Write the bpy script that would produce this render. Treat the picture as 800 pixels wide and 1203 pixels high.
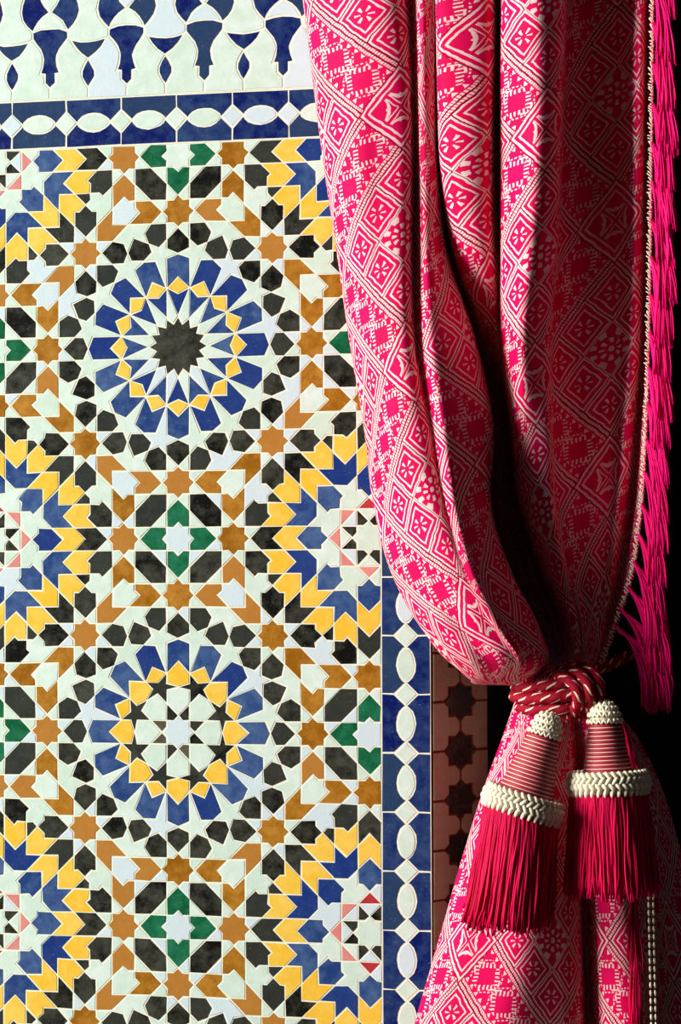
import bpy, math, random
import numpy as np
from mathutils import Vector, Matrix

random.seed(7); np.random.seed(7)
rng = random.Random(11)
for o in list(bpy.data.objects): bpy.data.objects.remove(o)
scene = bpy.context.scene
COL = scene.collection

# ------------------------------------------------------------------ camera
Z0 = 1.6                       # height of the first rosette's centre above the floor
F_PX = 2200.0
CAM_T = np.array([0.5537, 0.2607, -2.0982])          # right, down, into the wall (m) from the first rosette
YAW, PITCH, ROLL = -0.1717, 0.0317, 0.0029
def _rot(y, p, r):
    cy, sy, cp, sp, cr, sr = math.cos(y), math.sin(y), math.cos(p), math.sin(p), math.cos(r), math.sin(r)
    return (np.array([[cy,0,sy],[0,1,0],[-sy,0,cy]]) @ np.array([[1,0,0],[0,cp,-sp],[0,sp,cp]])
            @ np.array([[cr,-sr,0],[sr,cr,0],[0,0,1]]))
CAM_R = _rot(YAW, PITCH, ROLL)
def to_world(v): return Vector((v[0], v[2], -v[1]))
cam_d = bpy.data.cameras.new('camera'); cam = bpy.data.objects.new('camera', cam_d); COL.objects.link(cam)
right, down, fwd = (to_world(CAM_R[:, i]) for i in range(3))
M4 = Matrix.Identity(4)
for r in range(3):
    M4[r][0], M4[r][1], M4[r][2] = right[r], -down[r], -fwd[r]
loc = to_world(CAM_T); M4[0][3], M4[1][3], M4[2][3] = loc.x, loc.y, loc.z + Z0
cam.matrix_world = M4
cam_d.sensor_fit = 'VERTICAL'; cam_d.sensor_height = 36.0; cam_d.lens = F_PX / 1203.0 * 36.0
cam_d.clip_start = 0.05
scene.camera = cam
def at(px, py, d=0.0):
    """point on the plane d metres in front of the wall that pixel (px,py) of the 800x1203 frame looks at"""
    v = CAM_R @ np.array([(px-400.0)/F_PX, (py-601.5)/F_PX, 1.0])
    t = (-d - CAM_T[2]) / v[2]
    p = CAM_T + t*v
    return Vector((p[0], p[2], Z0 - p[1]))
def pix(w):
    c = (np.array([w[0], Z0-w[2], w[1]]) - CAM_T) @ CAM_R
    return F_PX*c[0]/c[2]+400.0, F_PX*c[1]/c[2]+601.5

# ------------------------------------------------------------------ light
scene.view_settings.view_transform = 'Standard'
scene.view_settings.look = 'None'
scene.view_settings.gamma = 1.0
scene.view_settings.use_curve_mapping = False
scene.view_settings.exposure = 0.0
world = bpy.data.worlds.new('world'); scene.world = world; world.use_nodes = True
bg = world.node_tree.nodes['Background']
bg.inputs[0].default_value = (0.80, 0.95, 1.0, 1); bg.inputs[1].default_value = 0.03
def area(name, loc, target, sx, sy, power, color):
    l = bpy.data.lights.new(name, 'AREA'); l.shape = 'RECTANGLE'; l.size = sx; l.size_y = sy
    l.energy = power; l.color = color
    o = bpy.data.objects.new(name, l); COL.objects.link(o); o.location = loc
    o.rotation_euler = (Vector(target)-Vector(loc)).to_track_quat('-Z', 'Y').to_euler()
    return o
area('courtyard_daylight', (-5.2, -2.9, 2.9), (0.25, 0.0, 1.4), 2.4, 3.0, 1010, (1.0, 0.985, 0.95))

# ------------------------------------------------------------------ node helper
class NX:
    """arithmetic on shader sockets"""
    def __init__(s, nt, sock): s.nt, s.s = nt, sock
    def _m(s, op, b=None, c=None):
        n = s.nt.nodes.new('ShaderNodeMath'); n.operation = op
        for i, x in enumerate((s, b, c)):
            if x is None: continue
            if isinstance(x, NX): s.nt.links.new(x.s, n.inputs[i])
            else: n.inputs[i].default_value = float(x)
        return NX(s.nt, n.outputs[0])
    def __add__(s, o): return s._m('ADD', o)
    __radd__ = __add__
    def __sub__(s, o): return s._m('SUBTRACT', o)
    def __mul__(s, o): return s._m('MULTIPLY', o)
    __rmul__ = __mul__
    def __truediv__(s, o): return s._m('DIVIDE', o)
    def neg(s): return s._m('MULTIPLY', -1)
    def inv(s): return (s*-1.0)+1.0
    def fract(s): return s._m('FRACT')
    def floor(s): return s._m('FLOOR')
    def abs(s): return s._m('ABSOLUTE')
    def max(s, o): return s._m('MAXIMUM', o)
    def min(s, o): return s._m('MINIMUM', o)
    def lt(s, o): return s._m('LESS_THAN', o)
    def gt(s, o): return s._m('GREATER_THAN', o)
    def cos(s): return s._m('COSINE')
    def sqrt(s): return s._m('SQRT')
    def atan2(s, o): return s._m('ARCTAN2', o)
    def between(s, a, b): return s.gt(a)*s.lt(b)
def sel(mask, a, b): return mask*a + mask.inv()*b      # a where mask else b

def new_mat(name):
    m = bpy.data.materials.new(name); m.use_nodes = True
    nt = m.node_tree; return m, nt, nt.nodes['Principled BSDF']
def mixcol(nt, fac, a, b):
    n = nt.nodes.new('ShaderNodeMix'); n.data_type = 'RGBA'
    for idx, x in ((0, fac), (6, a), (7, b)):
        if isinstance(x, NX): nt.links.new(x.s, n.inputs[idx])
        elif hasattr(x, 'is_output'): nt.links.new(x, n.inputs[idx])
        else: n.inputs[idx].default_value = x if idx == 0 else (*x, 1)
    return n.outputs[2]
def srgb(r, g, b):
    f = lambda c: (c/255/12.92 if c/255 <= .04045 else ((c/255+.055)/1.055)**2.4)
    return (f(r), f(g), f(b))

def glaze(name, base, alt, rough=0.2, spread=0.5, coat=0.25, tint=None):
    """hand-made glazed tile: colour differs from piece to piece, mottled, softly dimpled"""
    m, nt, b = new_mat(name)
    info = nt.nodes.new('ShaderNodeObjectInfo'); rnd = NX(nt, info.outputs['Random'])
    geo = nt.nodes.new('ShaderNodeNewGeometry')
    n1 = nt.nodes.new('ShaderNodeTexNoise'); n1.noise_dimensions = '4D'
    n1.inputs['Scale'].default_value = 70; n1.inputs['Detail'].default_value = 5; n1.inputs['Roughness'].default_value = .65
    nt.links.new(geo.outputs['Position'], n1.inputs['Vector'])
    nt.links.new((rnd*40.0).s, n1.inputs['W'])
    n2 = nt.nodes.new('ShaderNodeTexNoise'); n2.inputs['Scale'].default_value = 420; n2.inputs['Detail'].default_value = 3
    nt.links.new(geo.outputs['Position'], n2.inputs['Vector'])
    a = NX(nt, n1.outputs[0]); f = NX(nt, n2.outputs[0])
    fac = ((a-0.46)*4.6*spread + rnd*spread*0.85).max(0.0).min(1.0)
    col = mixcol(nt, fac, base, alt)
    if tint is not None:      # kiln variation: some pieces fire to another shade
        col = mixcol(nt, (rnd*7.31).fract().gt(.68)*.8, col, tint)
    pit = f.gt(0.68)*0.6
    col = mixcol(nt, pit, col, tuple(min(1, c*1.0+.16) for c in base))
    nt.links.new(col, b.inputs['Base Color'])
    nt.links.new((a*0.22+(rough-0.08)).s, b.inputs['Roughness'])
    b.inputs['Coat Weight'].default_value = coat; b.inputs['Coat Roughness'].default_value = 0.12
    bump = nt.nodes.new('ShaderNodeBump'); bump.inputs['Strength'].default_value = 0.35; bump.inputs['Distance'].default_value = 0.0012
    nt.links.new((a*0.8+f*0.12).s, bump.inputs['Height']); nt.links.new(bump.outputs[0], b.inputs['Normal'])
    return m
MT = {
 'white':  glaze('white_glaze', srgb(196,218,200), srgb(212,228,218), .22, .7, tint=srgb(200,216,224)),
 'black':  glaze('black_glaze', srgb(14,14,10), srgb(64,66,56), .22, .7, tint=srgb(48,52,46)),
 'brown':  glaze('ochre_glaze', srgb(140,88,6), srgb(182,128,44), .24, .6, tint=srgb(176,120,52)),
 'yellow': glaze('yellow_glaze', srgb(232,184,52), srgb(236,200,92), .24, .6),
 'blue':   glaze('blue_glaze', srgb(32,60,116), srgb(74,102,142), .22, .6, tint=srgb(22,48,116)),
 'navy':   glaze('navy_glaze', srgb(10,24,90), srgb(44,68,108), .2, .7, tint=srgb(40,62,92)),
 'green':  glaze('green_glaze', srgb(6,84,48), srgb(36,118,84), .22, .6),
 'pink':   glaze('pink_glaze', srgb(212,140,130), srgb(206,120,116), .25, .6),
 'red':    glaze('red_glaze', srgb(168,44,52), srgb(180,60,66), .25, .6),
 'grey':   glaze('grey_glaze', srgb(70,66,54), srgb(104,100,84), .22, .6),
 'beige':  glaze('worn_cream_glaze', srgb(158,164,126), srgb(156,144,110), .35, .8, .1),
}
def simple(name, col, rough=.8, noise=0.0, scale=60, alt=None):
    m, nt, b = new_mat(name); b.inputs['Roughness'].default_value = rough
    if noise:
        n = nt.nodes.new('ShaderNodeTexNoise'); n.inputs['Scale'].default_value = scale; n.inputs['Detail'].default_value = 6
        geo = nt.nodes.new('ShaderNodeNewGeometry'); nt.links.new(geo.outputs['Position'], n.inputs['Vector'])
        nt.links.new(mixcol(nt, (NX(nt, n.outputs[0])-.25)*2.0*noise, col, alt or tuple(c*.6 for c in col)), b.inputs['Base Color'])
        bump = nt.nodes.new('ShaderNodeBump'); bump.inputs['Strength'].default_value = .3; bump.inputs['Distance'].default_value = .001
        nt.links.new(n.outputs[0], bump.inputs['Height']); nt.links.new(bump.outputs[0], b.inputs['Normal'])
    else: b.inputs['Base Color'].default_value = (*col, 1)
    return m
M_GROUT = simple('cream_grout', srgb(228,230,210), .9, .5, 140, srgb(208,202,170))
M_GROUT_RED = simple('earthen_grout', srgb(120,62,40), .95, .6, 140, srgb(70,40,26))
M_DARK = simple('doorway_shade_black', (.012,.010,.009), .9, .5, 8)  # shade of the unlit doorway put into the colour as near-black
M_FLOOR = simple('stone_floor', srgb(70,52,42), .6, .6, 5, srgb(54,42,34))

# ------------------------------------------------------------------ object helper
def link(name, verts, faces, mat=None, parent=None, smooth=False, loc=None, uv=None):
    me = bpy.data.meshes.new(name)
    if loc is not None: verts = [(v[0]-loc[0], v[1]-loc[1], v[2]-loc[2]) for v in verts]
    me.from_pydata(verts, [], faces);
    if mat: me.materials.append(mat)
    if smooth: me.polygons.foreach_set('use_smooth', [True]*len(me.polygons))
    if uv is not None:
        l = me.uv_layers.new(name='UVMap'); idx = np.zeros(len(me.loops), dtype=np.int32)
        me.loops.foreach_get('vertex_index', idx)
        l.data.foreach_set('uv', np.asarray(uv, dtype=np.float32)[idx].ravel())
    me.update()
    o = bpy.data.objects.new(name, me); COL.objects.link(o)
    if loc is not None: o.location = loc
    if parent is not None:
        o.parent = parent
        if loc is not None: o.location = Vector(loc) - PW(parent)
        else: o.location = -PW(parent)
    return o
def PW(o):
    p = Vector((0,0,0))
    while o is not None: p += o.location; o = o.parent
    return p
def empty(name, loc):
    o = bpy.data.objects.new(name, None); COL.objects.link(o); o.location = loc; o.empty_display_size = .05; return o
def tag(o, label, cat, group=None):
    o['label'] = label; o['category'] = cat
    if group: o['group'] = group
def box(x0, x1, y0, y1, z0, z1):
    v = [(x,y,z) for x in (x0,x1) for y in (y0,y1) for z in (z0,z1)]
    return v, [(0,1,3,2),(4,6,7,5),(0,4,5,1),(2,3,7,6),(0,2,6,4),(1,5,7,3)]

# ------------------------------------------------------------------ the setting
EDGE = 0.2925                       # right-hand end of the tiled wall face (m)
v, f = box(-1.4, EDGE, 0.0, 0.35, 0.0, 2.7)
wall = link('wall_back', v, f, simple('lime_plaster', srgb(206,198,176), .9, .5, 12)); wall['kind'] = 'structure'
v, f = box(-3.2, 2.6, -3.4, 2.4, -0.1, 0.0)
floor = link('floor', v, f, M_FLOOR); floor['kind'] = 'structure'

# ---- planar graph: faces between coloured pieces become the white pieces
def poly_area(p): return .5*sum(p[i][0]*p[(i+1) % len(p)][1]-p[(i+1) % len(p)][0]*p[i][1] for i in range(len(p)))
def clip_half(poly, nx, ny, c):
    out = []
    for i in range(len(poly)):
        a, b = poly[i], poly[(i+1) % len(poly)]
        da, db = nx*a[0]+ny*a[1]-c, nx*b[0]+ny*b[1]-c
        if da <= 1e-6: out.append(a)
        if (da < -1e-6 and db > 1e-6) or (da > 1e-6 and db < -1e-6):
            t = da/(da-db); out.append((a[0]+(b[0]-a[0])*t, a[1]+(b[1]-a[1])*t))
    r = []
    for p in out:
        if not r or abs(p[0]-r[-1][0])+abs(p[1]-r[-1][1]) > 1e-4: r.append(p)
    return r
def white_faces(polys, extra, tol):
    verts, grid = [], {}
    def vid(p):
        gx, gy = math.floor(p[0]/(tol*2)), math.floor(p[1]/(tol*2))
        for i in (-1,0,1):
            for j in (-1,0,1):
                for k in grid.get((gx+i, gy+j), ()):
                    if (verts[k][0]-p[0])**2+(verts[k][1]-p[1])**2 < tol*tol: return k
        verts.append(p); grid.setdefault((gx,gy), []).append(len(verts)-1); return len(verts)-1
    E = set(); loops = []
    for p in polys:
        ids = [vid(q) for q in p]; ids = [a for i, a in enumerate(ids) if a != ids[i-1]]
        loops.append(ids)
        for i in range(len(ids)): E.add((min(ids[i-1], ids[i]), max(ids[i-1], ids[i])))
    for a, b in extra:
        a, b = vid(a), vid(b)
        if a != b: E.add((min(a,b), max(a,b)))
    # split edges at vertices that lie on them
    cell = tol*60; vg = {}
    for i, p in enumerate(verts): vg.setdefault((math.floor(p[0]/cell), math.floor(p[1]/cell)), []).append(i)
    S = set()
    for a, b in E:
        A, B = verts[a], verts[b]; L = math.hypot(B[0]-A[0], B[1]-A[1])
        on = []
        for gx in range(math.floor(min(A[0],B[0])/cell-.1), math.floor(max(A[0],B[0])/cell+.1)+1):
            for gy in range(math.floor(min(A[1],B[1])/cell-.1), math.floor(max(A[1],B[1])/cell+.1)+1):
                for k in vg.get((gx,gy), ()):
                    if k in (a,b): continue
                    P = verts[k]; t = ((P[0]-A[0])*(B[0]-A[0])+(P[1]-A[1])*(B[1]-A[1]))/L/L
                    if 0 < t < 1 and abs((P[0]-A[0])*(B[1]-A[1])-(P[1]-A[1])*(B[0]-A[0]))/L < tol: on.append((t,k))
        ch = [a]+[k for _, k in sorted(on)]+[b]
        for i in range(len(ch)-1): S.add((min(ch[i],ch[i+1]), max(ch[i],ch[i+1])))
    nb = {}
    for a, b in S: nb.setdefault(a, []).append(b); nb.setdefault(b, []).append(a)
    for a in nb: nb[a].sort(key=lambda b: math.atan2(verts[b][1]-verts[a][1], verts[b][0]-verts[a][0]))
    pos = {(a,b): i for a in nb for i, b in enumerate(nb[a])}
    seen, faces = set(), []
    for a in nb:
        for b in nb[a]:
            if (a,b) in seen: continue
            cyc, x, y = [], a, b
            while (x,y) not in seen:
                seen.add((x,y)); cyc.append(x)
                l = nb[y]; z = l[(pos[(y,x)]-1) % len(l)]; x, y = y, z
            pts = [verts[i] for i in cyc]
            if poly_area(pts) > tol*tol*20: faces.append(pts)
    cents = []
    for ids in loops: cents.append([verts[i] for i in ids])
    def inside(pt, pg):
        c = False
        for i in range(len(pg)):
            a, b = pg[i-1], pg[i]
            if (a[1] > pt[1]) != (b[1] > pt[1]) and pt[0] < (b[0]-a[0])*(pt[1]-a[1])/(b[1]-a[1])+a[0]: c = not c
        return c
    # an interior point just inside the longest edge
    big = max(max(abs(p[0]) for p in pg) for pg in cents)+1
    buck = {}; bc = tol*150
    for pg in cents:
        xs = [p[0] for p in pg]; ys = [p[1] for p in pg]
        for gx in range(math.floor(min(xs)/bc), math.floor(max(xs)/bc)+1):
            for gy in range(math.floor(min(ys)/bc), math.floor(max(ys)/bc)+1): buck.setdefault((gx,gy), []).append(pg)
    out = []
    for pts in faces:
        n = len(pts); i = max(range(n), key=lambda i: (pts[i][0]-pts[i-1][0])**2+(pts[i][1]-pts[i-1][1])**2)
        a, b = pts[i-1], pts[i]; L = math.hypot(b[0]-a[0], b[1]-a[1])
        ip = ((a[0]+b[0])/2-(b[1]-a[1])/L*tol*1.5, (a[1]+b[1])/2+(b[0]-a[0])/L*tol*1.5)
        if any(inside(ip, pg) for pg in buck.get((math.floor(ip[0]/bc), math.floor(ip[1]/bc)), ())): continue
        # drop vertices on straight runs
        q = []
        for k in range(n):
            p0, p1, p2 = pts[k-1], pts[k], pts[(k+1) % n]
            cr = (p1[0]-p0[0])*(p2[1]-p1[1])-(p1[1]-p0[1])*(p2[0]-p1[0])
            l1 = math.hypot(p1[0]-p0[0], p1[1]-p0[1])*math.hypot(p2[0]-p1[0], p2[1]-p1[1])
            if abs(cr) > 0.02*l1: q.append(p1)
        if len(q) >= 3: out.append(q)
    return out
def inset(poly, d):
    """move every edge inward by d (poly counter-clockwise)"""
    if poly_area(poly) < 0: poly = poly[::-1]
    n = len(poly); out = []
    for i in range(n):
        a, b, c = poly[i-1], poly[i], poly[(i+1) % n]
        e1 = (b[0]-a[0], b[1]-a[1]); e2 = (c[0]-b[0], c[1]-b[1])
        l1 = math.hypot(*e1) or 1e-9; l2 = math.hypot(*e2) or 1e-9
        n1 = (-e1[1]/l1, e1[0]/l1); n2 = (-e2[1]/l2, e2[0]/l2)
        k = 1+n1[0]*n2[0]+n1[1]*n2[1]
        k = max(k, .22)
        out.append((b[0]+d*(n1[0]+n2[0])/k, b[1]+d*(n1[1]+n2[1])/k))
    return out

# plane frames: maps (x right, y down) in metres to the world; out = toward the room
class Plane:
    def __init__(s, o, ux, out): s.o, s.ux, s.out = Vector(o), Vector(ux), Vector(out)
    def __call__(s, x, y, h): return s.o + s.ux*x + Vector((0,0,-1))*y + s.out*h
WALL = Plane((0,0,Z0), (1,0,0), (0,-1,0))
def tile(name, poly, plane, mat, parent, gap=.0011, jit=.00025, tilt=.006, h=.0025, sub_label=None, merge=None):
    """one glazed piece: bevelled slab with hand-cut irregularity"""
    p = inset(poly, gap/2+rng.random()*gap*.25)
    if poly_area(p) < 4e-6: return None
    p = [(a+rng.gauss(0,jit), b+rng.gauss(0,jit)) for a, b in p]
    t = inset(p, .0003); n = len(p)
    cx = sum(a for a, _ in p)/n; cy = sum(b for _, b in p)/n
    sz = max(max(abs(a-cx), abs(b-cy)) for a, b in p); tilt = tilt*min(1.0, .012/sz)
    tx, ty, dh = rng.gauss(0,tilt), rng.gauss(0,tilt), abs(rng.gauss(.00004,.00008))
    vs = [plane(a, b, 0.0) for a, b in p]
    vs += [plane(a, b, h-.0003+dh+(a-cx)*tx+(b-cy)*ty) for a, b in p]
    vs += [plane(a, b, h+dh+(a-cx)*tx+(b-cy)*ty) for a, b in t]
    fs = [tuple(range(3*n-1, 2*n-1, -1))]
    for k in range(2):
        for i in range(n):
            j = (i+1) % n; fs.append((k*n+j, k*n+i, (k+1)*n+i, (k+1)*n+j))
    if merge is not None:
        merge.setdefault(mat, [[], []]); V, Fc = merge[mat]; o = len(V)
        V += [tuple(q) for q in vs]; Fc += [tuple(i+o for i in ff) for ff in fs]; return None
    return link(name, vs, fs, MT[mat], parent, loc=plane(cx, cy, 0.0))
def in_frame(poly, plane, m=3):
    xs, ys = zip(*[pix(plane(a, b, 0)) for a, b in poly])
    return max(xs) > -m and min(xs) < 800+m and max(ys) > -m and min(ys) < 1203+m
def slab(name, x0, x1, y0, y1, plane, mat, parent, h=.0011, back=-.004):
    vs = [plane(x, y, k) for k in (back, h) for x, y in ((x0,y0),(x1,y0),(x1,y1),(x0,y1))]
    fs = [(0,1,2,3),(7,6,5,4),(0,4,5,1),(1,5,6,2),(2,6,7,3),(3,7,4,0)]
    return link(name, vs, fs, mat, parent, loc=plane((x0+x1)/2, (y0+y1)/2, 0))

# ---- the star field (unit: half the width of a small star's square = 13.5 mm)
UN = 0.0135; r2 = math.sqrt(2); HH = 8+6*r2; RR = 6+4*r2; Q = HH/2
def rot(p, a): c, s = math.cos(a), math.sin(a); return [(x*c-y*s, x*s+y*c) for x, y in p]
def mir(p): return [(x, -y) for x, y in p][::-1]
def pol(r, deg): return (r*math.cos(math.radians(deg)), r*math.sin(math.radians(deg)))
PIECES = []          # (name, colour, polygon)
have = set()
XMIN, XMAX, YMIN, YMAX = -3*HH-1, HH+1, -HH-1, 3*HH+15
def add(name, col, p, c):
    p = [(x+c[0], y+c[1]) for x, y in p]
    mx = sum(x for x, _ in p)/len(p); my = sum(y for _, y in p)/len(p)
    if mx < XMIN or my > YMAX: return
    key = (round(mx, 1), round(my, 1))
    if key in have: return
    p = clip_half(p, 1, 0, XMAX)
    if len(p) > 2: p = clip_half(p, -1, 0, -XMIN)
    if len(p) > 2: p = clip_half(p, 0, -1, -YMIN)
    if len(p) < 3 or abs(poly_area(p)) < .05: return
    have.add(key); PIECES.append((name, col, p))
def star(r=r2):
    return [pol(r if k % 2 == 0 else 1.0824*r/r2, 22.5*k) for k in range(16)]
L2, L3, L4, L5 = 1+r2, 3+r2, 3+2*r2, 3+3*r2
A = math.pi/4
def medallion(c):
    blue = [(6.243,0),(5.243,1),(4,1),(4,.586),(3.414,0),(4,-.586),(4,-1),(5.243,-1)]
    yel = [(5.243,1),(6.243,0),(5.243,-1),(7.243,-1),(8.243,0),(7.243,1)]
    chev = [(7.243,1),(8.243,0),(7.243,-1),(9.243,-1),(10.243,0),(9.243,1)]
    pink = [(2.414,1),(2.414,-1),(3.414,0)]
    crown = [(7.243,1),(6.243,2),(7.243,3),(5.828,3),(5.828,4.414),(4.414,3),(4.414,1.829),(5.243,1)]
    small = [(7.243,3),(8.657,3),(8.657,3.586),(8.243,4)]
    yel2 = [(7.243,3),(6.243,2),(7.243,1),(9.243,1),(8.364,1.879),(8.657,2.172),(8.657,3)]
    blk2 = [(10.657,1),(10.657,2.414),(9.778,3.293),(9.485,3),(8.657,3),(8.657,2.172),(8.364,1.879),(9.243,1)]
    kite = [pol(1.414,0),pol(1.0824,22.5),pol(1.414,45),pol(2.613,22.5)]
    for k in range(8):
        a = k*A
        add('blue_arrow_tile','blue',rot(blue,a),c); add('yellow_chevron_tile','yellow',rot(yel,a),c)
        add('black_chevron_tile','black',rot(chev,a),c)
        add('pink_triangle_tile','red' if k in (2,6) and (k == 6 or c[1] > 2*HH) else 'pink',rot(pink,a),c)
        add('blue_crown_tile','blue',rot(crown,a),c); add('black_wedge_tile','black',rot(small,a),c)
        add('black_kite_tile','black',rot(kite,a),c)
        for q in (0,1):
            m = mir if q else (lambda p: p)
            add('yellow_spark_tile','yellow',rot(m(yel2),a),c); add('black_arrow_tile','black',rot(m(blk2),a),c)
    for k in range(4):
        a = k*math.pi/2
        add('ochre_star_tile','brown',rot([(x+RR,y) for x,y in star()],a),c)
        add('ochre_star_tile','brown',rot([(x+Q,y+Q) for x,y in star()],a),c)
        b1 = [(9.243,7.243),(9.243,5.828),(10.657,4.414),(10.657,5.828),(12.071,5.828),(10.657,7.243)]
        b2 = [(11.657,1.414),(12.657,2.414),(12.657,3.828),(12.071,3.828),(11.657,3.414),(10.657,4.414),(10.657,2.414)]
        b3 = [(HH-y,HH-x) for x,y in b2]
        hx = [(HH-x,y) for x,y in [(1,2.414),(1,3.828),(2.414,3.828),(3.828,2.414),(3.828,1),(2.414,1)]]
        for q in (0,1):
            m = mir if q else (lambda p: p)
            add('ochre_boomerang_tile','brown',rot(m(b1),a),c)
            add('ochre_chevron_tile','brown',rot(m(b2),a),c); add('ochre_chevron_tile','brown',rot(m(b3),a),c)
            add('black_hexagon_tile','black',rot(m(hx),a),c)
        gr = [(3.414,0),(2.414,1),(1,1),(1,.414),(1.414,0),(1,-.414),(1,-1),(2.414,-1)]
        X = rot([(HH,0)],a)[0]
        for j in range(4): add('green_chevron_tile','green',rot(gr,j*math.pi/2),(c[0]+X[0],c[1]+X[1]))
BW = []                    # white faces that are really dark in the second rosette: test points
def rosette(c, kind):
    for k in range(4): add('ochre_star_tile','brown',rot([(x+RR,y) for x,y in star()],k*math.pi/2),c)
    ctr = [(8.0,0),(8.45,1),(9.243,1),(10.243,0),(9.243,-1),(8.45,-1)]
    P3 = rot([(9.243,-1)],math.pi/8)[0]; d = (math.cos(math.pi/8), math.sin(math.pi/8))
    flank = [(9.243,1),(8.543,1.70),P3,(P3[0]+.95*d[0],P3[1]+.95*d[1]),(10.657,2.414),(10.657,1)]
    for k in range(16):
        a = k*math.pi/8
        add('black_bud_tile','black',rot(ctr,a),c)
        if kind == 'sun':
            add('blue_petal_tile','blue',rot([(5.027,1),(6.0,0),(5.027,-1),(7.6,-1),(8,0),(7.6,1)],a),c)
            add('yellow_diamond_tile','yellow',rot([(5.027,1),(4.55,0),(5.027,-1),(6.0,0)],a),c)
            add('blue_spike_tile','blue',rot([(5.027,1),(2.613,0),(5.027,-1),(4.55,0)],a),c)
        else:
            if k % 2 == 0:
                add('blue_petal_tile','blue',rot([(5.027,1),(6.1,0),(5.027,-1),(7.6,-1),(8,0),(7.6,1)],a),c)
                add('yellow_hexagon_tile','yellow',rot([(6.1,0),(5.027,1),(4.15,1),(3.85,0),(4.15,-1),(5.027,-1)],a),c)
                add('white_hexagon_tile','white',rot([(1.414,0),(2.414,1),(3.6,1),(3.85,0),(3.6,-1),(2.414,-1)],a),c)
            else:
                add('blue_petal_tile','blue',rot([(5.027,1),(6.0,0),(5.027,-1),(7.6,-1),(8,0),(7.6,1)],a),c)
                add('yellow_diamond_tile','yellow',rot([(5.027,1),(4.55,0),(5.027,-1),(6.0,0)],a),c)
    if kind == 'sun':
        add('black_sun_tile','black',[pol(2.613 if k % 2 == 0 else 2.0, 11.25*k) for k in range(32)],c)
    else:
        for k in range(8):
            add('dark_kite_tile',('black','grey','black','grey','grey','black','black','black')[k],
                rot([pol(1.414,-22.5),pol(2.613,0),pol(1.414,22.5),pol(1.0824,0)],math.pi/8+k*A),c)
            s0 = [pol(2.613,0), rot([(3.6,-1)],A/2)[0], rot([(3.85,0)],A/2)[0], rot([(4.15,-1)],A/2)[0], rot([(5.027,-1)],A/2)[0], (4.55,0)]
            add('black_star_tile','black',rot(s0+[(x,-y) for x,y in s0[1:5][::-1]],math.pi/8+k*A),c)
    for k in range(8):
        add('black_pentagon_tile','black',rot(flank,k*A),c); add('black_pentagon_tile','black',rot(mir(flank),k*A),c)
for mx in (-3*HH, -HH, HH):
    for my in (-HH, HH, 3*HH): medallion((mx, my))
rosette((0,0), 'sun'); rosette((0,2*HH), 'mosaic')
def pinwheel_ring(c):      # rosettes wholly outside the photograph only lend their outer ring
    rosette(c, 'sun')
for c in ((-2*HH,0),(-2*HH,2*HH),(0,4*HH),(-2*HH,4*HH)): pinwheel_ring(c)
border_edges = [((XMAX,YMIN),(XMAX,YMAX-8)),((XMIN,YMIN),(XMAX,YMIN)),((XMIN,YMIN),(XMIN,YMAX-8))]
WH = white_faces([p for _, _, p in PIECES], border_edges, .03)
bed = slab('star_field_mortar', XMIN*UN, XMAX*UN, YMIN*UN, YMAX*UN, WALL, M_GROUT, wall, h=.00225)
merge = {}
def lay(name, col, p, plane, parent, **k):
    p = [(x*UN, y*UN) for x, y in p]
    tile(name, p, plane, col, parent, merge=None if in_frame(p, plane) else merge, **k)
for name, col, p in PIECES: lay(name, col, p, WALL, bed)
def white_name(p):
    n = len(p); a = poly_area(p)
    if n == 3: return 'white_triangle_tile'
    if n == 4: return 'white_quad_tile' if a < 2.2 else 'white_kite_tile'
    if n <= 7: return 'white_wedge_tile' if a < 3 else 'white_arrow_tile'
    return 'white_star_tile'
for p in WH:
    if abs(poly_area(p)) > 60: continue
    lay(white_name(p), 'white', p, WALL, bed)

# ---- blue and white border running along the top and down the right-hand side (mm -> m)
def band(parent, nm_h, origin, horizontal, k0, k1, per, half, plane, mrg):
    """one strip: navy pieces in pairs, white diamonds on the joints, white almonds between them"""
    D, Wd = .0136, .0107
    def T(s, t): return (origin[0]+s, origin[1]+t) if horizontal else (origin[0]+t, origin[1]+s)
    for k in range(k0, k1):
        s0 = k*per; s1 = s0+per; c = (s0+s1)/2; hl = per/2-D
        curve = [(c+hl*math.cos(a), -Wd*math.sin(a)**1.25) for a in [math.pi*(1-i/8) for i in range(9)]]
        for sg in (-1, 1):
            p = [(s0, sg*half), (s0, sg*D)]+[(s, t if sg < 0 else -t) for s, t in curve]+[(s1, sg*D), (s1, sg*half)]
            p = [T(*q) for q in p]
            tile('navy_border_tile', p, plane, 'navy', parent, gap=.0013, merge=None if in_frame(p, plane) else mrg)
        al = [T(s, t) for s, t in curve]+[T(s, -t) for s, t in curve[1:-1][::-1]]
        tile('white_almond_tile', al, plane, 'white', parent, gap=.0018, merge=None if in_frame(al, plane) else mrg)
    for k in range(k0, k1+1):
        s0 = k*per; dm = [T(s0-D,0),T(s0,-D),T(s0+D,0),T(s0,D)]
        tile('white_diamond_tile', dm, plane, 'white', parent, gap=.0018, merge=None if in_frame(dm, plane) else mrg)
BX, BY = .2644, -.2655
top_bed = slab('top_border_mortar', XMIN*UN, .2925, -.2945, YMIN*UN-.0002, WALL, M_GROUT, wall, h=.00225)
band(top_bed, '', (BX, BY), True, -14, 0, .0666, .0283, WALL, merge)
corner = [(BX,-.2938),(.2922,-.2938),(.2922,BY+.0036),(BX+.0136,BY+.0036),(BX+.0136,BY),(BX,BY-.0136)]
tile('navy_border_tile', corner, WALL, 'navy', top_bed, gap=.0013)
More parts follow.
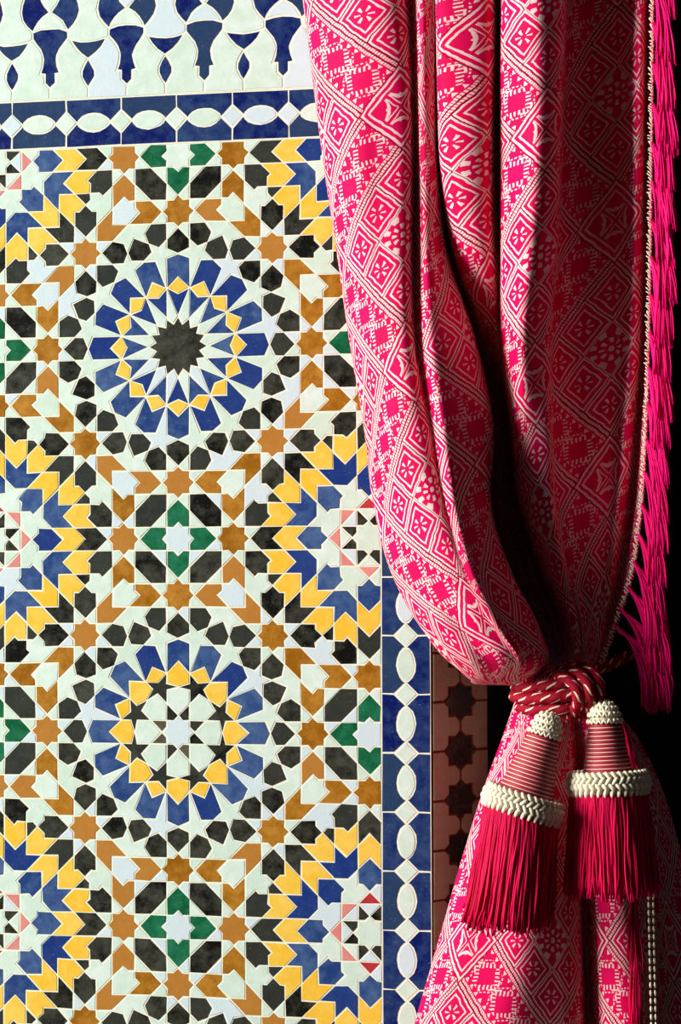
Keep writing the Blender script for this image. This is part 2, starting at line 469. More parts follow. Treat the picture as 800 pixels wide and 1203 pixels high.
side_bed = slab('side_border_mortar', XMAX*UN+.0002, .2925, YMIN*UN, YMAX*UN, WALL, M_GROUT, wall, h=.00225)
band(side_bed, '', (BX, BY+.0038), False, 0, 19, .0661, .0278, WALL, merge)

# ---- frieze of cut tilework above
fr_bed = slab('frieze_mortar', XMIN*UN, .2925, -.455, -.2947, WALL, M_GROUT, wall, h=.00225)
FP = .0933
def mm(pts): return [(a/1000, b/1000) for a, b in pts]
def sym(pts): return pts + [(-a, b) for a, b in pts[::-1] if abs(a) > 1e-6]
vase = sym([(0,-379.3),(11,-378.6),(21.6,-375.6),(21.8,-367),(17,-361),(12,-354.5),(8.8,-347.5),(8,-343),(9.2,-334),(12.2,-325.6),(6.6,-325),(6.6,-314.5),(0,-308)])
leaf = [(-21.6,-375.6),(-28.5,-383),(-33.5,-390),(-35.8,-399.3),(-34.5,-408),(-31.5,-417),(-26,-430),(-22,-440),(-13,-424),(-10.5,-413),(-8,-407),(-1.0,-398.6),(-9.5,-393),(-15,-387.5),(-19,-381)]
fan = sym([(0,-361.2),(10,-362),(21.6,-364.5),(15.5,-354.5),(9,-347.8),(0,-341.5)])
drop = sym([(0,-341.5),(4.2,-334.5),(7.8,-327),(7.8,-320),(4.2,-313),(0,-306.5)])
FRP, FRX = [], []
for k in range(-7, 6):
    vx = -155.2+93.3*k
    sh = lambda p, d: mm([(a+d, b) for a, b in p])
    if vx < 275 and vx > -690:
        FRP.append(('navy_vase_tile', sh(vase, vx)))
        FRP.append(('navy_leaf_tile', sh(leaf, vx))); FRP.append(('navy_leaf_tile', sh([(-a, b) for a, b in leaf[::-1]], vx)))
        FRX.append(mm([(vx,-308),(vx,-294.7)])); FRX.append(mm([(vx-1,-398.6),(vx+1,-398.6)]))
        for sg in (-1, 1):
            FRX.append(mm([(vx+sg*21.8,-367),(vx+sg*25,-364.5)])); FRX.append(mm([(vx+sg*22,-440),(vx+sg*22,-454)]))
    fx = vx+46.65
    if -690 < fx < 275:
        FRP.append(('navy_fan_tile', sh(fan, fx))); FRP.append(('navy_drop_tile', sh(drop, fx)))
        FRX.append(mm([(fx,-306.5),(fx,-294.7)]))
FRP2 = []
for n, p in FRP:
    p = clip_half(p, 1, 0, .2922)
    if len(p) > 2: p = clip_half(p, -1, 0, .680)
    if len(p) > 2: FRP2.append((n, p))
FRX += [mm([(-680,-294.7),(292.2,-294.7)]), mm([(-680,-454),(292.2,-454)]), mm([(-680,-454),(-680,-294.7)]), mm([(292.2,-454),(292.2,-294.7)])]
WF = white_faces([p for _, p in FRP2], FRX, .0006)
for n, p in FRP2: tile(n, p, WALL, 'navy', fr_bed, gap=.0016, merge=None if in_frame(p, WALL) else merge)
for p in WF:
    if poly_area(p) > .02: continue
    tile('white_frieze_tile', p, WALL, 'white', fr_bed, gap=.0016, tilt=.002, merge=None if in_frame(p, WALL) else merge)
for col, (V, Fc) in merge.items():
    o = link('outlying_tiles', V, Fc, MT[col], wall); o['kind'] = 'stuff'

# ---- splayed jamb of the doorway with black stars
TH = math.radians(43)
JAMB = Plane((EDGE, 0, Z0), (math.cos(TH), math.sin(TH), 0), (math.sin(TH), -math.cos(TH), 0))
JW = .079; JD = JW*math.sin(TH); JX = EDGE+JW*math.cos(TH)
vs = [(EDGE,0,0),(JX,JD,0),(JX,.35,0),(EDGE,.35,0)]; vs += [(x,y,2.7) for x,y,_ in vs]
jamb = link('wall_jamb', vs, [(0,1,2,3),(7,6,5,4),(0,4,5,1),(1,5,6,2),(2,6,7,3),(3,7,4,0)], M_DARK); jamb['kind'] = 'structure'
j_bed = slab('jamb_mortar', 0.0005, JW, -.45, 3*HH*UN+.13, JAMB, M_GROUT_RED, jamb, h=.0008)
JP, JXE = [], []
PJ = .0555; Y0 = .4085; RS = .0222
jm = {}
for k in range(-15, 10):
    cy = Y0+k*PJ
    st = [(JW/2+a*RS/r2, cy+b*RS/r2) for a, b in star()]
    JP.append(st)
    JXE += [((0,cy),(JW/2-RS,cy)), ((JW/2+RS,cy),(JW,cy)), ((JW/2,cy+RS),(JW/2,cy+PJ-RS))]
JXE += [((0,Y0-15*PJ),(0,Y0+9*PJ)), ((JW,Y0-15*PJ),(JW,Y0+9*PJ))]
for p in JP: tile('black_star_tile', p, JAMB, 'black', j_bed, gap=.0015, merge=None if in_frame(p, JAMB) else jm)
for p in white_faces(JP, JXE, .0005):
    if poly_area(p) < .01: tile('cream_cross_tile', p, JAMB, 'beige', j_bed, gap=.0022, merge=None if in_frame(p, JAMB) else jm)
for col, (V, Fc) in jm.items():
    o = link('outlying_tiles', V, Fc, MT[col], jamb); o['kind'] = 'stuff'

# ---- dark room behind the doorway
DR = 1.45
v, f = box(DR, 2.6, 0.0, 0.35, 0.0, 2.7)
o = link('wall_right', v, f, M_DARK); o['kind'] = 'structure'  # unseen wall, coloured near-black so its reveal bounces no light onto the curtain
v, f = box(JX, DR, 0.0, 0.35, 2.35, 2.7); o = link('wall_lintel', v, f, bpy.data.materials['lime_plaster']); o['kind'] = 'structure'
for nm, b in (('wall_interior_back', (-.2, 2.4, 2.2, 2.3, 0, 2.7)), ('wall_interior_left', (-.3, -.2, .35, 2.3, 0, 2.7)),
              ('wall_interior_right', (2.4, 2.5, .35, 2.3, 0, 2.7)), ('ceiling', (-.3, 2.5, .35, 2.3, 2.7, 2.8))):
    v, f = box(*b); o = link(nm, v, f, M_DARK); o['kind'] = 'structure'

# ------------------------------------------------------------------ the curtain
def spline_rows(ctrl, rows, nu_out, nv_out):
    """cubic (Catmull-Rom style, monotone-safe) resampling of a control grid ctrl[row][col][3]"""
    def hermite(x, y, xs):
        h = np.diff(x)[:, None]; dl = np.diff(y, axis=0)/h
        m = np.zeros_like(y); m[0], m[-1] = dl[0], dl[-1]
        m[1:-1] = (dl[:-1]*h[1:]+dl[1:]*h[:-1])/(h[1:]+h[:-1])
        i = np.clip(np.searchsorted(x, xs, side='right')-1, 0, len(x)-2)
        t = ((xs-x[i])/(x[i+1]-x[i]))[:, None]; hh = (x[i+1]-x[i])[:, None]
        return ((2*t**3-3*t**2+1)*y[i]+(t**3-2*t**2+t)*hh*m[i]+(-2*t**3+3*t**2)*y[i+1]+(t**3-t**2)*hh*m[i+1])
    R, C, _ = ctrl.shape
    # columns are spaced by their mean chord so that narrow folds keep their share of the mesh
    ch = np.sqrt(((ctrl[:, 1:]-ctrl[:, :-1])**2).sum(2)).mean(0)
    xc = np.concatenate([[0], np.cumsum(np.maximum(ch, 4))])
    xo = np.linspace(0, xc[-1], nu_out)
    tmp = np.stack([hermite(xc, ctrl[r], xo) for r in range(R)])
    yo = np.linspace(rows[0], rows[-1], nv_out)
    out = np.stack([hermite(np.array(rows, float), tmp[:, c], yo) for c in range(nu_out)], axis=1)
    return out, xo, yo
def cloth(name, G, uv, mat, parent, thick=.0012):
    nv, nu = G.shape[:2]
    P = [tuple(at(G[r,c,0], G[r,c,1], G[r,c,2]/1000)) for r in range(nv) for c in range(nu)]
    F = [(r*nu+c, (r+1)*nu+c, (r+1)*nu+c+1, r*nu+c+1) for r in range(nv-1) for c in range(nu-1)]
    o = link(name, P, F, mat, parent, smooth=True, uv=uv.reshape(-1, 2))
    md = o.modifiers.new('thickness', 'SOLIDIFY'); md.thickness = thick; md.offset = 0
    return o

def brocade():
    m, nt, b = new_mat('magenta_brocade')
    uvn = nt.nodes.new('ShaderNodeUVMap'); uvn.uv_map = 'UVMap'
    # hand-loom wobble of the threads
    nz = nt.nodes.new('ShaderNodeTexNoise'); nz.inputs['Scale'].default_value = 95; nz.inputs['Detail'].default_value = 2
    nt.links.new(uvn.outputs[0], nz.inputs['Vector'])
    sp0 = nt.nodes.new('ShaderNodeSeparateXYZ'); nt.links.new(uvn.outputs[0], sp0.inputs[0])
    spn = nt.nodes.new('ShaderNodeSeparateColor'); nt.links.new(nz.outputs['Color'], spn.inputs[0])
    u = NX(nt, sp0.outputs[0])*1000.0 + (NX(nt, spn.outputs[0])-.5)*3.2
    v = NX(nt, sp0.outputs[1])*1000.0 + (NX(nt, spn.outputs[1])-.5)*3.2
    PU, PV, DM = 200.0, 300.0, .22
    a, bb = u/PU, v/PV
    S = (a+bb).fract(); T = (a-bb).fract()
    C0 = DM*3
    inS, inT = S.lt(C0), T.lt(C0)
    # --- lozenge of nine small diamonds
    fs, ft = (S/DM).fract(), (T/DM).fract()
    ds, dt = fs-.5, ft-.5
    mm_ = ds.abs().max(dt.abs())
    du, dv = (ds+dt)*(PU*DM/2), (ds-dt)*(PV*DM/2)
    r = (du*du+dv*dv*.55).sqrt(); th = dv.atan2(du)
    outl = mm_.between(.437, .482).max(mm_.between(.300, .345))
    petal = r.between(2.6, 7.4)*((th*6.0).cos().gt(.45))
    dot = r.lt(1.3)
    dia = outl.max(petal)
    flower = (r.between(5.5, 10.0)*((th*8.0).cos().gt(.1))).max(r.lt(2.6)).max(r.between(12.0, 17.0)*((th*8.0).cos().lt(-.1))).max(mm_.gt(.47))
    cS, cT = (S/DM).floor(), (T/DM).floor()
    mid = cS.between(.5, 1.5)*cT.between(.5, 1.5)
    lozenge = sel(mid, flower, dia)
    # --- bands between the lozenges
    across = sel(inT, S, T); along = sel(inT, T, S)
    c = (across-C0)*(1.0/(1-C0))
    edge = c.min(c.inv())
    tw = ((along*62.0)+(edge*4.0)).fract()
    rope = edge.between(.02, .068).max(edge.between(.098, .145))*tw.lt(.72)
    k = (along/DM).fract()-.5
    e_s, e_t = (c-.5)*(1-C0), k*DM
    bu, bv = (e_s+e_t)*(PU/2), (e_s-e_t)*(PV/2)
    bu_a, bv_a = bu.abs(), bv.abs()
    mx = bu_a.max(bv_a*.86)
    horiz = bv_a.gt(bu_a*1.16)
    teeth = sel(horiz, (bu*.245+.5).fract().lt(.44), (bv*.225+.5).fract().lt(.44))
    spine = mx.between(13.0, 14.6)*sel(horiz, bu_a.gt(4.0), bv_a.gt(4.5))
    far = ((bu_a-20.0).abs()+(bv_a-9.0).abs()*.8).lt(3.0).max(((bu_a-9.0).abs()*.8+(bv_a-24.0).abs()).lt(3.0))
    comb = (mx.between(8.6, 13.2)*teeth).max(mx.between(15.6,17.0)*teeth.inv()).max(spine).max(far*mx.gt(17.0))
    tri = edge.between(.17, .232)*((along*18.0).fract()-.5).abs().lt(((edge*-1.0)+.24)*4.0)
    bandp = rope.max(sel(edge.lt(.235), tri, comb*edge.gt(.25)))
    # --- crossings of two bands
    xs, xt = (S-C0)*(1/(1-C0))-.5, (T-C0)*(1/(1-C0))-.5
    xm = xs.abs().max(xt.abs()); xi = xs.abs().min(xt.abs())
    cross = xm.between(.43, .47).max(xm.between(.34, .375)).max((xm.lt(.30))*(((xs*xt).abs().sqrt()*1.0).between(.11, .15).max(xi.between(.025,.045)))) .max(((xs.abs()-.15).abs().max((xt.abs()-.15).abs())).lt(.022))
    pat = sel(inS*inT, lozenge, sel(inS.max(inT), bandp, cross))
    dark = sel(inS*inT, mm_.gt(.489), sel(inS.max(inT), edge.between(.072, .094).max(edge.lt(.014)), xm.gt(.485)))
    # woven hatch: the white yarn floats in short picks
    pick = ((v*.62).fract().lt(.86))
    white = pat*pick
    geo = nt.nodes.new('ShaderNodeTexNoise'); geo.inputs['Scale'].default_value = 14; geo.inputs['Detail'].default_value = 3
    nt.links.new(uvn.outputs[0], geo.inputs['Vector'])
    g = NX(nt, geo.outputs[0])
    red = mixcol(nt, (g-.3)*1.6, srgb(214,0,84), srgb(192,0,54))
    red = mixcol(nt, dark*.75, red, srgb(60,0,18))
    col = mixcol(nt, white, red, srgb(232,212,204))
    nt.links.new(col, b.inputs['Base Color'])
    b.inputs['Roughness'].default_value = .7
    b.inputs['Specular IOR Level'].default_value = .08
    bump = nt.nodes.new('ShaderNodeBump'); bump.inputs['Strength'].default_value = .5; bump.inputs['Distance'].default_value = .0008
    rib = ((u*.9).fract()-.5).abs()
    nt.links.new((white*1.0+rib*.5).s, bump.inputs['Height']); nt.links.new(bump.outputs[0], b.inputs['Normal'])
    return m
M_BRO = brocade()

ROWS = [0,100,200,300,400,500,600,680,740,780]
CX = np.array([
 [357,369,382,397,411,428,441,464,498,532],[365,378,391,406,421,438,452,476,511,546],[420,428,435,442,450,466,485,512,548,580],
 [470,476,478,478,482,498,518,545,580,606],[482,486,488,487,490,507,525,552,588,612],[492,494,494,496,503,520,537,562,597,618],
 [508,509,512,522,550,572,574,600,630,640],[512,513,517,530,562,580,578,604,636,646],[518,520,523,540,574,590,594,620,648,655],
 [570,570,568,572,584,597,604,630,655,660],[586,586,586,586,588,599,608,636,660,664],[592,591,591,592,594,602,613,640,664,668],
 [636,634,631,626,620,622,630,652,672,674],[655,653,651,646,639,640,646,664,680,680],[670,668,665,660,653,655,660,674,686,685],
 [690,690,688,684,680,680,684,690,695,690],[728,727,726,724,720,718,715,710,704,696],[752,751,750,748,746,738,730,720,710,700],
 [760,760,759,758,756,748,740,728,716,704],[768,767,766,765,763,760,754,742,722,708]], float).T
CD = np.array([
 [15,17,20,25,35,50,65,85,105,112],[52,55,58,66,78,96,115,135,150,145],[82,86,92,102,118,140,165,182,186,168],
 [82,85,90,98,118,146,176,190,190,168],[52,56,62,74,98,134,168,186,188,166],[82,83,84,98,122,150,180,190,182,156],
 [80,78,70,66,74,88,98,102,106,112],[58,54,44,18,-20,-50,-60,-55,-20,50],[98,96,92,68,6,-50,-72,-66,-20,52],
 [92,92,92,80,30,-26,-64,-58,-10,56],[48,48,48,46,30,-10,-48,-40,4,62],[88,88,88,88,84,62,26,8,24,70],
 [124,124,124,122,116,102,80,56,50,82],[108,108,107,105,100,92,80,62,56,86],[16,18,22,30,44,54,58,54,58,88],
 [-4,-2,2,10,22,32,40,48,60,90],[20,20,22,24,26,30,36,46,62,92],[62,62,60,54,46,38,34,42,58,92],
 [40,38,34,28,18,8,8,26,52,92],[82,82,82,82,80,78,78,80,82,96]], float).T
CX = np.concatenate([CX[:, :1]+np.array([26,26,26,26,26,28,34,44,50,44])[:, None], CX], 1)
CD = np.concatenate([np.minimum(CD[:, :1]-8, np.array([6,6,6,6,6,8,10,14,30,60])[:, None]), CD], 1)
NC = CX.shape[1]
top = np.stack([CX, np.repeat(np.array(ROWS, float)[:, None], NC, 1), CD], axis=2)
above = top[:1].copy(); above[0,:,1] = -420; above[0,:,0] -= (np.linspace(46,-6,NC))
fr = np.linspace(0, 1, NC)
k1 = np.stack([556+np.minimum(fr*190, 60+fr*84), 803-fr*6, 112-fr*14+12*np.sin(fr*3.1)], 1)[None]
k2 = np.stack([604+fr*96, 806+4*np.sin(fr*3.1), 80+16*np.sin(fr*3.1)], 1)[None]
k3 = np.stack([612+fr*84, 830+0*fr, 78+14*np.sin(fr*3.1)], 1)[None]
ctrl = np.concatenate([above, top, k1, k2, k3]); rws = [-420]+ROWS+[804,820,838]
G, xo, yo = spline_rows(ctrl, rws, 300, 340)
# the sweep of the cloth sags between its columns; small creases run toward the tie
vv, uu = np.meshgrid(yo, xo, indexing='ij')
pull = np.clip((vv-350)/430, 0, 1)
G[..., 2] += (2.2*np.sin(uu*.11+vv*.013)+1.6*np.sin(uu*.05-vv*.021+1.3))*(1-np.clip((vv-780)/30, 0, 1))
G[..., 2] += pull*2.6*np.sin(uu*.16+1.0+vv*.006)*(1-np.clip((vv-770)/30, 0, 1))
UV = np.stack([(uu-80)/1000, (vv+.45*(uu-57)*.92-12)/1000], axis=2)
curtain = empty('curtain', at(600, 800, .05)); curtain.location.z = 0.0
tag(curtain, 'magenta and white brocade curtain gathered to one side by a rope', 'curtain')
cloth('upper_drape', G, UV, M_BRO, curtain)

LROWS = [822,860,920,1000,1080,1150,1203,1320,1990]
LX = np.array([[606,593,571,546,523,503,488,462,440],[612,602,583,560,538,519,505,482,462],[640,637,631,624,616,609,603,595,580],
 [664,668,671,674,676,678,679,681,684],[674,678,682,685,688,690,692,696,700],[682,688,694,700,705,709,712,716,722],
 [694,706,718,728,736,741,744,750,760],[704,722,738,750,758,762,765,770,782],[708,730,750,768,778,784,788,796,810],[712,745,775,800,822,838,850,870,890]], float).T
LD = np.array([[70,55,45,42,42,42,42,40,36],[82,76,68,66,66,66,66,64,60],[98,92,86,86,88,90,90,88,84],
 [86,76,66,60,56,52,50,50,48],[76,52,30,18,12,8,6,6,6],[84,70,58,52,50,50,50,50,50],
 [92,80,70,64,62,60,60,60,60],[84,60,42,32,26,22,20,20,20],[70,10,-40,-60,-70,-74,-76,-76,-76],[60,-10,-70,-100,-120,-130,-130,-130,-130]], float).T
LX = np.concatenate([LX[:, :1]+22, LX], 1); LD = np.concatenate([np.minimum(LD[:, :1]-20, 6), LD], 1)
low = np.stack([LX, np.repeat(np.array(LROWS, float)[:, None], LX.shape[1], 1), LD], axis=2)
GL, xl, yl = spline_rows(low, LROWS, 150, 330)
vv, uu = np.meshgrid(yl, xl, indexing='ij')
GL[..., 2] += 2.2*np.sin(uu*.09+vv*.006)*np.clip((vv-840)/60, 0, 1)
UVL = np.stack([(uu*1.12+60)/1000, (vv+95)/1000], axis=2)
cloth('lower_drape', GL, UVL, M_BRO, curtain)

# ---- yarn
def yarn(name, c0, c1, rough=.55):
    m, nt, b = new_mat(name)
    geo = nt.nodes.new('ShaderNodeNewGeometry'); rp = NX(nt, geo.outputs['Random Per Island'])
    nt.links.new(mixcol(nt, rp, c0, c1), b.inputs['Base Color'])
    b.inputs['Roughness'].default_value = rough; b.inputs['Specular IOR Level'].default_value = .12
    return m
M_PINK = yarn('magenta_silk', srgb(220,0,96), srgb(245,6,128))
M_CRIM = yarn('crimson_silk', srgb(172,0,48), srgb(214,0,74))
M_WOOL = simple('cream_wool', srgb(226,216,190), .9, .3, 300, srgb(196,186,156))
M_PALE = simple('pale_thread', srgb(226,190,176), .6)
M_WRAP = simple('crimson_wrap', srgb(150,0,34), .6)
def tube(path, rad, sides, V, F, cap=True):
    """append a thin tube along a list of Vectors"""
    n = len(path); base = len(V); ref = Vector((.31,.9,.3))
    for i, p in enumerate(path):
        t = (path[min(i+1,n-1)]-path[max(i-1,0)]).normalized()
        a = t.cross(ref).normalized(); b = t.cross(a)
        rr = rad(i/(n-1)) if callable(rad) else rad
        for k in range(sides):
            an = 2*math.pi*k/sides; V.append(tuple(p+a*(rr*math.cos(an))+b*(rr*math.sin(an))))
    for i in range(n-1):
        for k in range(sides):
            k2_ = (k+1) % sides; F.append((base+i*sides+k, base+i*sides+k2_, base+(i+1)*sides+k2_, base+(i+1)*sides+k))
    if cap: F.append(tuple(base+(n-1)*sides+k for k in range(sides)))

def sel_edge(py):
    i = int(np.argmin(abs(G[:, -1, 1]-py))); return G[i, -1]
def tuft(start, run, length, width, n, mat, parent, seed):
    """a bunch of yarn: leaves the selvedge sideways, then hangs; start/run in the photo's frame, depth in mm"""
    rg = random.Random(seed); V, F = [], []
    sx, sy, sd = start
    for i in range(n):
        w = rg.uniform(-1, 1); dd = rg.uniform(-1, 1)
        L = length*rg.uniform(.82, 1.05); ph = rg.uniform(0, 6.28)
        pts = []
        for k in range(9):
            t = k/8
            fx = 1-(1-t)**2.2
            x = sx+run*fx*(1+.1*w)+w*width*(.25+.75*t)*.5+1.1*math.sin(ph+t*6)
            y = sy+rg.uniform(-.4,.4)+L*(t**1.15)+w*5*(1-t)
            pts.append(at(x, y, (sd+dd*width*.35*(.4+.6*t)+4)/1000))
        tube(pts, lambda t: .0010*(1.1-.35*t), 4, V, F)
    o = link('fringe_tuft', V, F, mat, parent, smooth=True, loc=at(sx, sy, sd/1000)); return o
for i, (py, run, ln) in enumerate([(-70,14,92),(-20,12,100),(30,14,100),(78,16,104),(126,13,100),(172,15,104),(218,14,100),(262,16,98),
        (306,14,100),(350,13,98),(394,14,100),(436,12,96),(478,13,98),(520,14,92),(558,15,94),(596,16,92),(632,18,98),(664,24,100),(694,34,96),(718,42,108),(738,46,96)]):
    e = sel_edge(py)
    tuft((e[0]+2, py, e[2]), run, ln, 21 if py < 640 else 26, 60 if py < 640 else 95, M_PINK, curtain, 100+i)
# stitched selvedge: magenta and cream whip stitches along the edge
V, F = [], []
for i in range(0, len(G)-1):
    e = G[i, -1]
    if e[1] < -60 or e[1] > 790: continue
    j1, j2 = rng.uniform(-1.5,1.5), rng.uniform(-2.5,2.5)
    tube([at(e[0]-4.5+j1, e[1]-2+j2, e[2]/1000+.002), at(e[0]-2, e[1]+j2*.3, e[2]/1000+.0035), at(e[0]+1+j1*.5, e[1]+2.2-j2*.5, e[2]/1000+.002)], .0007, 5, V, F)
o = link('cream_edge_stitching', V, F, M_WOOL, curtain, smooth=True)
# lower fringe and the cream braid on the trailing edge
for i, (sx, sy, run, ln) in enumerate([(722,838,16,70),(732,872,14,74),(744,910,10,76),(744,1050,2,90),(745,1110,2,92),(746,1165,3,96)]):
    tuft((sx, sy, 78 if i < 3 else 74), run, ln, 18, 26, M_CRIM, curtain, 300+i)
V, F = [], []
for k in range(26):
    y = 985+k*9.4
    for dx in (-2.6, 2.8):
        x = 763+(y-985)*.022+dx
        tube([at(x, y, .058), at(x+.3, y+2.8, .060), at(x+.2, y+6.2, .058)], lambda t: .0018*(1-.9*abs(t-.5)), 6, V, F)
link('cream_braid', V, F, M_WOOL, curtain, smooth=True)

# ------------------------------------------------------------------ tie-back rope
def rope_mat():
    m, nt, b = new_mat('red_rope_with_cream_strand')
    uvn = nt.nodes.new('ShaderNodeUVMap'); uvn.uv_map = 'UVMap'
    sp = nt.nodes.new('ShaderNodeSeparateXYZ'); nt.links.new(uvn.outputs[0], sp.inputs[0])
    l, t = NX(nt, sp.outputs[0]), NX(nt, sp.outputs[1])
    ph = (l*44.0+t*4.0).fract()
    fib = ((l*700.0+t*8.0).fract()-.5).abs()
    col = mixcol(nt, ph.lt(.2)*(l*82.0+t*2.0).fract().lt(.6), srgb(140,0,30), srgb(238,214,186))
    nt.links.new(col, b.inputs['Base Color']); b.inputs['Roughness'].default_value = .7; b.inputs['Specular IOR Level'].default_value = .15
    bump = nt.nodes.new('ShaderNodeBump'); bump.inputs['Strength'].default_value = .5; bump.inputs['Distance'].default_value = .001
    nt.links.new(fib.s, bump.inputs['Height']); nt.links.new(bump.outputs[0], b.inputs['Normal'])
    return m
M_ROPE = rope_mat()
def catmull(pts, n):
    out = []; P = [pts[0]]+pts+[pts[-1]]
    for i in range(1, len(P)-2):
        for k in range(n):
            t = k/n; a, b, c, d = P[i-1], P[i], P[i+1], P[i+2]
            out.append(.5*((2*b)+(c-a)*t+(2*a-5*b+4*c-d)*t*t+(3*b-a-3*c+d)*t**3))
    out.append(P[-2]); return out
def rope(name, pix_pts, rad, parent):
    path = catmull([at(x, y, d/1000) for x, y, d in pix_pts], 12)
    V, F, UVs = [], [], []; sides = 20; L = 0; nrm = None
    for i, p in enumerate(path):
        t = (path[min(i+1,len(path)-1)]-path[max(i-1,0)]).normalized()
        if i: L += (p-path[i-1]).length
        if nrm is None: nrm = t.cross(Vector((.2,.95,.2))).normalized()
        nrm = (nrm-t*nrm.dot(t)).normalized(); bn = t.cross(nrm)
        for k in range(sides+1):
            an = 2*math.pi*k/sides
            ply = abs(math.cos(1.0*(an+2*math.pi*L*35.0)))           # two-ply lay
            rr = rad*(.86+.16*ply)
            V.append(tuple(p+nrm*(rr*math.cos(an))+bn*(rr*math.sin(an)))); UVs.append((L, k/sides))
    s1 = sides+1
    for i in range(len(path)-1):
        for k in range(sides): F.append((i*s1+k, i*s1+k+1, (i+1)*s1+k+1, (i+1)*s1+k))
    F.append(tuple(range(sides-1, -1, -1))); F.append(tuple((len(path)-1)*s1+k for k in range(sides)))
    return link(name, V, F, M_ROPE, parent, smooth=True, uv=UVs, loc=path[0])
tie = empty('tieback_rope', at(655, 815, .1))
tag(tie, 'twisted red and cream tie-back rope knotted round the gathered curtain', 'rope')
rope('rope_turn', [(612,806,60),(606,806,96),(622,808,116),(650,805,122),(676,799,118),(694,790,104),(720,779,80),(742,767,50),(752,758,20)], .0068, tie)
rope('rope_turn', [(610,819,60),(605,818,98),(622,821,121),(650,819,129),(676,815,126),(690,812,116)], .0068, tie)
rope('rope_turn', [(614,831,60),(612,831,98),(628,834,119),(650,833,126),(672,833,122),(686,826,110)], .0066, tie)
rope('knot_loop', [(648,796,100),(658,794,124),(670,800,138),(678,812,142),(679,826,136),(672,838,118),(664,842,100)], .0066, tie)
rope('knot_loop', [(658,788,98),(672,788,124),(685,796,138),(692,810,141),(692,824,134),(684,836,116),(676,842,98)], .0066, tie)
rope('knot_loop', [(672,783,92),(688,784,118),(699,794,130),(705,808,132),(703,822,124),(696,832,110),(690,838,96)], .0064, tie)

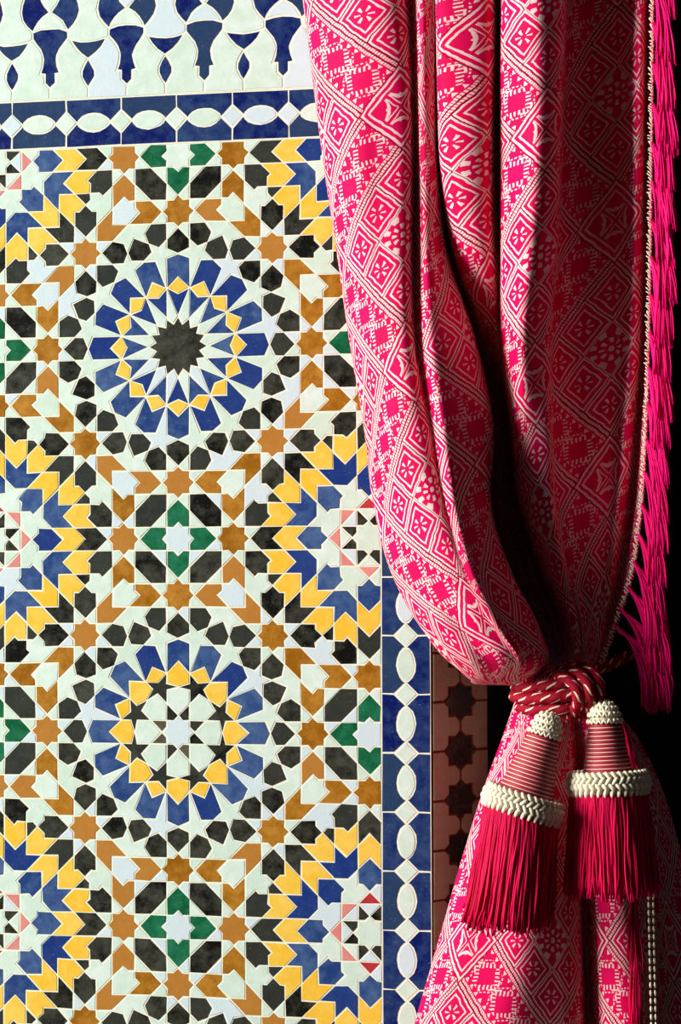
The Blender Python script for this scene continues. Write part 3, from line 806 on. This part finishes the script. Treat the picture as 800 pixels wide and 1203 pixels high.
# ------------------------------------------------------------------ tassels
def blob(c, ax, ay, az, V, F, nl=6, nr=8):
    base = len(V)
    for i in range(nl+1):
        th = math.pi*i/nl
        for k in range(nr):
            ph = 2*math.pi*k/nr
            V.append(tuple(c+ax*(math.sin(th)*math.cos(ph))+ay*(math.sin(th)*math.sin(ph))+az*math.cos(th)))
    for i in range(nl):
        for k in range(nr): F.append((base+i*nr+k, base+i*nr+(k+1) % nr, base+(i+1)*nr+(k+1) % nr, base+(i+1)*nr+k))
def tassel(label, top, tilt, back, prof, seed, sweep, bottom):
    """top: world point of the cap's crown; tilt: sideways lean; prof: lengths and radii in metres"""
    rg = random.Random(seed)
    root = empty('tassel', top); tag(root, label, 'tassel', 'tassels of the tie-back')
    X = Vector((math.cos(tilt), 0, -math.sin(tilt))) ; Dn = Vector((math.sin(tilt), back, -math.cos(tilt))).normalized()
    X = Vector((math.cos(tilt), 0, math.sin(tilt))); Y = Dn.cross(X).normalized(); X = Y.cross(Dn).normalized()
    def P(r, a, s): return top+Dn*s+X*(r*math.cos(a))+Y*(r*math.sin(a))
    hc, rc, hk, r0, r1, hb, rb = prof
    # cap: rows of knitted stitches over a dome
    V, F = [], []
    rows_ = 5
    for j in range(rows_):
        t = (j+.6)/rows_; rr = rc*math.sin(t*1.5)**.8; s = hc*(1-math.cos(t*1.57))*.98
        n = max(5, int(rr*2*math.pi/.0052))
        for k in range(n):
            a = 2*math.pi*(k+.5*(j % 2))/n
            rad = (X*math.cos(a)+Y*math.sin(a)); tan = (X*-math.sin(a)+Y*math.cos(a))
            for sg in (-1, 1):
                d = (Dn+tan*.75*sg).normalized()
                blob(P(rr, a, s)+tan*(.0011*sg), rad*.0021, d.cross(rad)*.0014, d*.0034, V, F)
    blob(top+Dn*hc*.55, X*(rc*.9), Y*(rc*.9), Dn*(hc*.55), V, F, 8, 14)
    link('knitted_cap', V, F, M_WOOL, root, smooth=True, loc=top)
    # wound neck: crimson cord with a pale thread between turns
    V, F, V2, F2 = [], [], [], []
    turns = int(hk/.0040)
    for j in range(turns):
        t = (j+.5)/turns; s = hc*.95+hk*t; rr = r0+(r1-r0)*(t**1.15)
        tube([P(rr, 2*math.pi*k/32, s) for k in range(33)], .00225, 7, V, F, False)
        tube([P(rr+.0017, 2*math.pi*k/32, s+hk/turns*.5) for k in range(33)], .00068, 5, V2, F2, False)
    core = [P(.0, 0, hc*.8)]
    b0 = len(V)
    for t in (0, 1):
        for k in range(24): V.append(tuple(P((r0 if t == 0 else r1)*.97, 2*math.pi*k/24, hc*.9+hk*t)))
    for k in range(24): F.append((b0+k, b0+(k+1) % 24, b0+24+(k+1) % 24, b0+24+k))
    nk = link('wound_neck', V, F, M_WRAP, root, smooth=True, loc=top)
    link('pale_thread', V2, F2, M_PALE, nk, smooth=True)
    # collar: plaited band
    V, F = [], []; sb = hc*.95+hk
    for j in range(4):
        s = sb+hb*(j+.35)/4; rr = rb*(.86+.14*math.sin((j+.8)/4*2.6))
        n = int(2*math.pi*rr/.0066)
        for k in range(n):
            a = 2*math.pi*(k+.5*(j % 2))/n
            rad = (X*math.cos(a)+Y*math.sin(a)); tan = (X*-math.sin(a)+Y*math.cos(a))
            d = (Dn+tan*(.9 if j % 2 else -.9)*(1 if j < 3 else .2)).normalized()
            blob(P(rr, a, s), rad*.0034, d.cross(rad)*.0026, d*.0052, V, F)
    b0 = len(V)
    ring = [(r1*.9, sb-.001), (rb*.86, sb+hb*.08), (rb*.97, sb+hb*.5), (rb*.9, sb+hb), (0.001, sb+hb*.98)]
    for rr, s in ring:
        for k in range(28): V.append(tuple(P(rr, 2*math.pi*k/28, s)))
    for i in range(len(ring)-1):
        for k in range(28): F.append((b0+i*28+k, b0+i*28+(k+1) % 28, b0+(i+1)*28+(k+1) % 28, b0+(i+1)*28+k))
    link('plaited_collar', V, F, M_WOOL, root, smooth=True, loc=top)
    # skirt of yarn
    V, F = [], []; s0 = sb+hb*.9
    for i in range(520):
        a = rg.uniform(0, 2*math.pi); q = 1.0 if rg.random() < .72 else math.sqrt(rg.random())
        st = P(rb*.93*q, a, s0)
        out = (X*math.cos(a)+Y*math.sin(a)); fl = rg.uniform(.0, .011)*q
        zb = bottom+rg.gauss(0, .0035)+(-.006 if rg.random() < .06 else 0)
        dz = st.z-zb; ph, am = rg.uniform(0, 6.28), rg.uniform(.0003, .0014)
        pts = []
        for k in range(9):
            t = k/8
            q_ = Vector((st.x, st.y, st.z-dz*t))+Vector((out.x, out.y*.7, 0))*(fl*t)+Vector((sweep*(t**1.2), 0, 0))
            q_ += Vector((am*math.sin(ph+t*7), am*math.cos(ph*1.7+t*6), 0))
            if t > .93: q_ += Vector((rg.uniform(-.002,.002), rg.uniform(-.002,.002), 0))
            pts.append(q_)
        tube(pts, .00105, 5, V, F)
    sk = link('yarn_skirt', V, F, M_CRIM, root, smooth=True, loc=top); sk['kind'] = 'stuff'
    # cord up to the knot
    return root
S1 = .00094
tassel('tassel leaning left with the lower-hanging skirt, nearest the blue tiled border', at(647, 838, .150), -math.radians(17), -.10,
       (.026,.0172,.062,.0150,.0275,.023,.0415), 5, -.014, at(610, 1078, .14).z)
tassel('upright tassel hanging higher, beside the dark trailing edge of the curtain', at(709, 824, .130), math.radians(3), -.06,
       (.024,.0175,.050,.0150,.0235,.023,.0420), 6, .002, at(712, 1046, .14).z)
